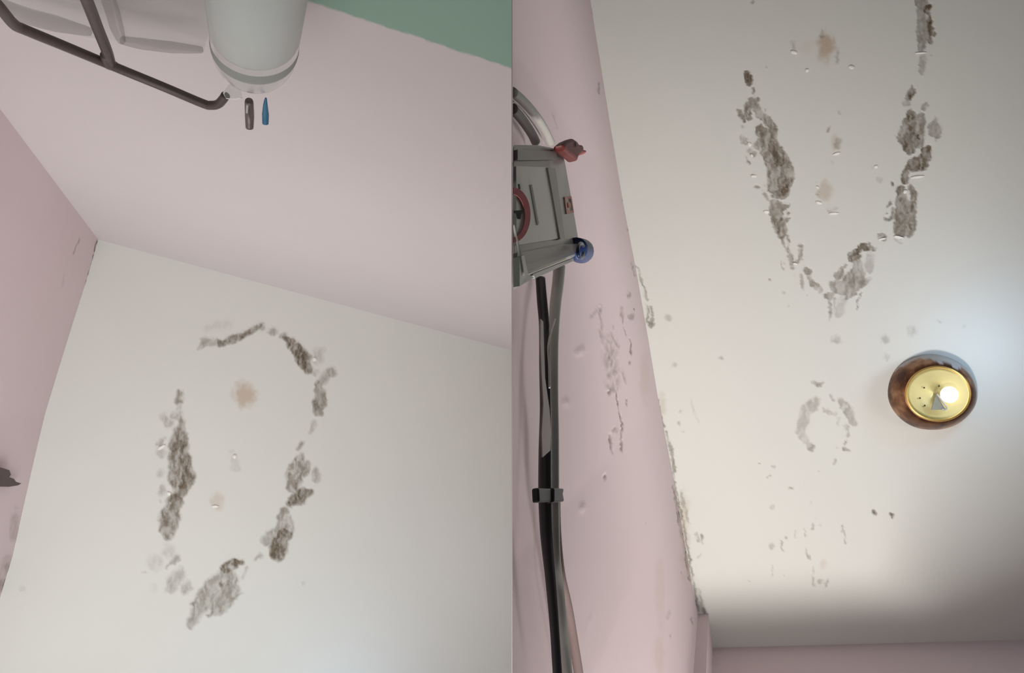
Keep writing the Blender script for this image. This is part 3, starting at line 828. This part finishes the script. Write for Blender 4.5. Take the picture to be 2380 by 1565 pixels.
# ------------------------------------------------------------------ right bay: box, cables
CLAMP = True                                    # this side of the partition only
side = RB.side
front = side.off(.042)
def keep(p):                                    # stay on this side of the partition
    p = np.array(p); p[0] = max(p[0], GAP * 2); return p
def fr(px, d=0.0):
    return keep(front.off(d).hit(px))
bx = empty('plastic_box', side.hit((1290, 480)))
tag(bx, 'grey plastic wall box with a red and a blue corner plug', 'box')
bd = slab('body', [fr(p) for p in ((1190.5, 332), (1250, 334), (1306, 346), (1314, 378), (1332, 480), (1351, 592), (1300, 612), (1245, 634), (1190.5, 648))], -side.n, .0405, 'box_plastic', bx)
bevel(bd, .002)
slab('panel', [fr(p, .0004) for p in ((1191, 388), (1262, 390), (1278, 470), (1291, 556), (1191, 572))], side.n, .0016, 'box_panel', bx)
slab('rib', [fr(p, .0004) for p in ((1264, 392), (1282, 393), (1304, 556), (1293, 558))], side.n, .0026, 'box_edge', bx)
slab('rib', [fr(p, .0004) for p in ((1191, 350), (1284, 354), (1289, 372), (1191, 374))], side.n, .0024, 'box_edge', bx)
slab('rib', [fr(p, .0004) for p in ((1191, 590), (1296, 570), (1334, 568), (1340, 584), (1215, 616), (1191, 618))], side.n, .0020, 'box_edge', bx)
slab('flap', [fr(p, .0006) for p in ((1191, 600), (1204, 596), (1214, 640), (1228, 648), (1191, 668))], side.n, .003, 'box_flap', bx)
slab('rim', [fr(p, .0006) for p in ((1226, 640), (1322, 602), (1324, 608), (1230, 650))], side.n, .003, 'box_flap', bx)
tube('seam_line', [fr((1191, 520), .004), fr((1199, 548), .004), fr((1206, 580), .004), fr((1216, 640), .004)], .0006, 'box_flap', bx, 8, 5)
# red warning ring, cut off by the partition, and its black mark
out, inn = [], []
for k in range(25):
    a = -math.pi / 2 + math.pi * k / 24
    out.append(fr((1190.5 + 41 * math.cos(a), 500 + 64 * math.sin(a)), .0032)); inn.append(fr((1190.5 + 28 * math.cos(a), 502 + 50 * math.sin(a)), .0032))
mesh_obj_v = toW(out + inn)
rg = mesh_obj('warning_ring', mesh_obj_v, [(k, k + 1, 25 + k + 1, 25 + k) for k in range(24)], 'red_print'); child(rg, bx)
sd = rg.modifiers.new('thick', 'SOLIDIFY'); sd.thickness = .0004
slab('black_mark', [fr(p, .0032) for p in ((1194, 490), (1214, 489), (1216, 495), (1210, 497), (1208, 510), (1202, 509), (1199, 497), (1195, 496))], side.n, .0004, 'black_print', bx)
for pts in (((1231, 430), (1235, 429), (1251, 520), (1248, 524)), ((1205, 428), (1207, 428), (1209, 440), (1207, 440))):
    slab('grey_line', [fr(p, .0024) for p in pts], side.n, .0004, 'grey_print', bx)
o4 = [(1311, 458), (1327, 456), (1333, 494), (1316, 498)]
i4 = [(1315, 463), (1325, 462), (1330, 489), (1319, 491)]
st = mesh_obj('red_stamp', toW([fr(p, .0006) for p in o4 + i4]), [(0, 1, 5, 4), (1, 2, 6, 5), (2, 3, 7, 6), (3, 0, 4, 7)], 'orange_print'); child(st, bx)
st.modifiers.new('thick', 'SOLIDIFY').thickness = .0004
slab('stamp_dot', [fr(p, .0006) for p in ((1319, 471), (1324, 470), (1327, 482), (1321, 483))], side.n, .0004, 'orange_print', bx)
# plugs
RP = fr((1304, 350), .002)
vx = fr((1324, 350), .002) - RP; vy = fr((1304, 370), .002) - RP; vx = vx / 20; vy = vy / 20
def plugpt(a, b, d=0): return RP + vx * a + vy * b + side.n * d
rp = slab('red_plug', [plugpt(*p) for p in ((-18, -8), (-10, -16), (4, -24), (14, -18), (20, -10), (28, -10), (32, 2), (30, 12), (18, 20), (14, 30), (6, 22), (-4, 14), (-14, 4))], side.n, .008, 'red_plastic', bx)
bevel(rp, .002)
nb = tube('red_nib', [plugpt(22, 4, .004), plugpt(36, 7, .004), plugpt(54, 5, .003)], [.0042, .0024, .0008], 'red_print', rp and bx, 10, 4)
lathe('plug_hole', plugpt(6, -8, .0085), side.n, [(.0001, .0004), (.0016, .0004), (.002, 0)], 'black_print', bx, 12)
BP = fr((1350, 584), .001)
tube('blue_plug', [fr((1338, 578), .001), fr((1346, 582), .001), fr((1352, 584), .001), fr((1358, 586), .001)], [.0078, .0088, .0090, .0070], 'blue_plastic', bx, 20, 3)
tube('blue_plug_ring', [fr((1350 + 7 * math.cos(a), 583 + 17 * math.sin(a)), .009) for a in np.linspace(.3, 5.6, 12)], .0012, 'blue_dark', bx, 8, 3)

def cable(name, pts, r, mat, label, d=.018, cat='cable'):
    pts3 = []
    for p in pts:
        dd = p[2] if len(p) > 2 else d
        q = side.off(dd).hit(p[:2]); pts3.append(q)
    o = tube(name, pts3, r, mat, None, 14, 6)
    return tag(o, label, cat)
cable('cable', [(1191, 214), (1216, 236), (1244, 268), (1266, 302), (1280, 332)], .0036, 'grey_cable', 'light grey cable curving down onto the top of the box')
cable('cable', [(1191, 252), (1212, 276), (1234, 308), (1245, 330)], .0036, 'dark_grey_cable', 'darker grey inner cable curving down onto the top of the box')
cable('wire', [(1191, 234, .022), (1214, 254, .022), (1240, 288, .022), (1258, 318, .022), (1264, 334, .022)], .0006, 'white_wire_glint', 'thin white gap between the two curved cables, built as a wire', .022, 'wire')  # pale gap between the cables, modelled as a thin strand
cable('cable', [(1300, 622), (1297, 660), (1290, 720), (1287, 800), (1286, 900), (1287, 1000), (1287, 1100), (1287, 1200), (1289, 1290), (1298, 1370), (1306, 1450), (1314, 1520), (1322, 1600), (1338, 1760)],
      [.0048, .0046, .0042, .0034, .0034, .0034, .0034, .0034, .0034, .0033, .0031, .0030, .0030, .0030], 'grey_cable', 'light grey cable running down the pink wall from under the box')
cable('cable', [(1256, 648), (1260, 700), (1265, 760), (1266, 850), (1268, 950), (1267, 1050), (1267, 1150), (1270, 1240), (1278, 1330), (1285, 1410), (1290, 1480), (1298, 1600), (1312, 1760)],
      [.0034, .0036, .0036, .0036, .0036, .0040, .0040, .0036, .0030, .0027, .0025, .0025, .0025], 'black_cable', 'black cable running down from under the box', .0185)
cable('cable', [(1292, 1170, .010), (1294, 1240, .010), (1302, 1330, .011), (1319, 1410, .012), (1331, 1480, .012), (1350, 1600, .012), (1376, 1760, .012)], .0030, 'mauve_cable', 'mauve grey cable splitting off to the right near the bottom', .012)
cable('wire', [(1290, 742, .024), (1281, 770, .024), (1274, 806, .024), (1276, 850, .024), (1277, 902, .024)], .0006, 'white_wire_glint', 'thin pale wire lying on the grey cable', .024, 'wire')
tg = [side.off(.0245).hit(p) for p in ((1254, 742), (1260, 748), (1262, 820), (1264, 880), (1274, 950), (1278, 1005), (1276, 1048), (1258, 1064), (1256, 1010), (1260, 940), (1256, 870), (1253, 800))]
o = slab('paper_tag', tg, side.n, .0008, 'pale_tag'); tag(o, 'narrow pale paper strip hanging along the black cable', 'paper tag')
tie = empty('cable_tie', side.off(.02).hit((1285, 1152))); tag(tie, 'black cable tie binding the cables on the wall', 'cable tie')
tp = [side.off(.0245).hit(p) for p in ((1252, 1134), (1292, 1136), (1292, 1166), (1254, 1168))]
bevel(slab('strap', tp, -side.n, .004, 'black_tie', tie), .001)
tp = [side.off(.026).hit(p) for p in ((1288, 1134), (1312, 1136), (1309, 1150), (1312, 1166), (1288, 1168))]
bevel(slab('clasp', tp, -side.n, .005, 'black_tie', tie), .001)
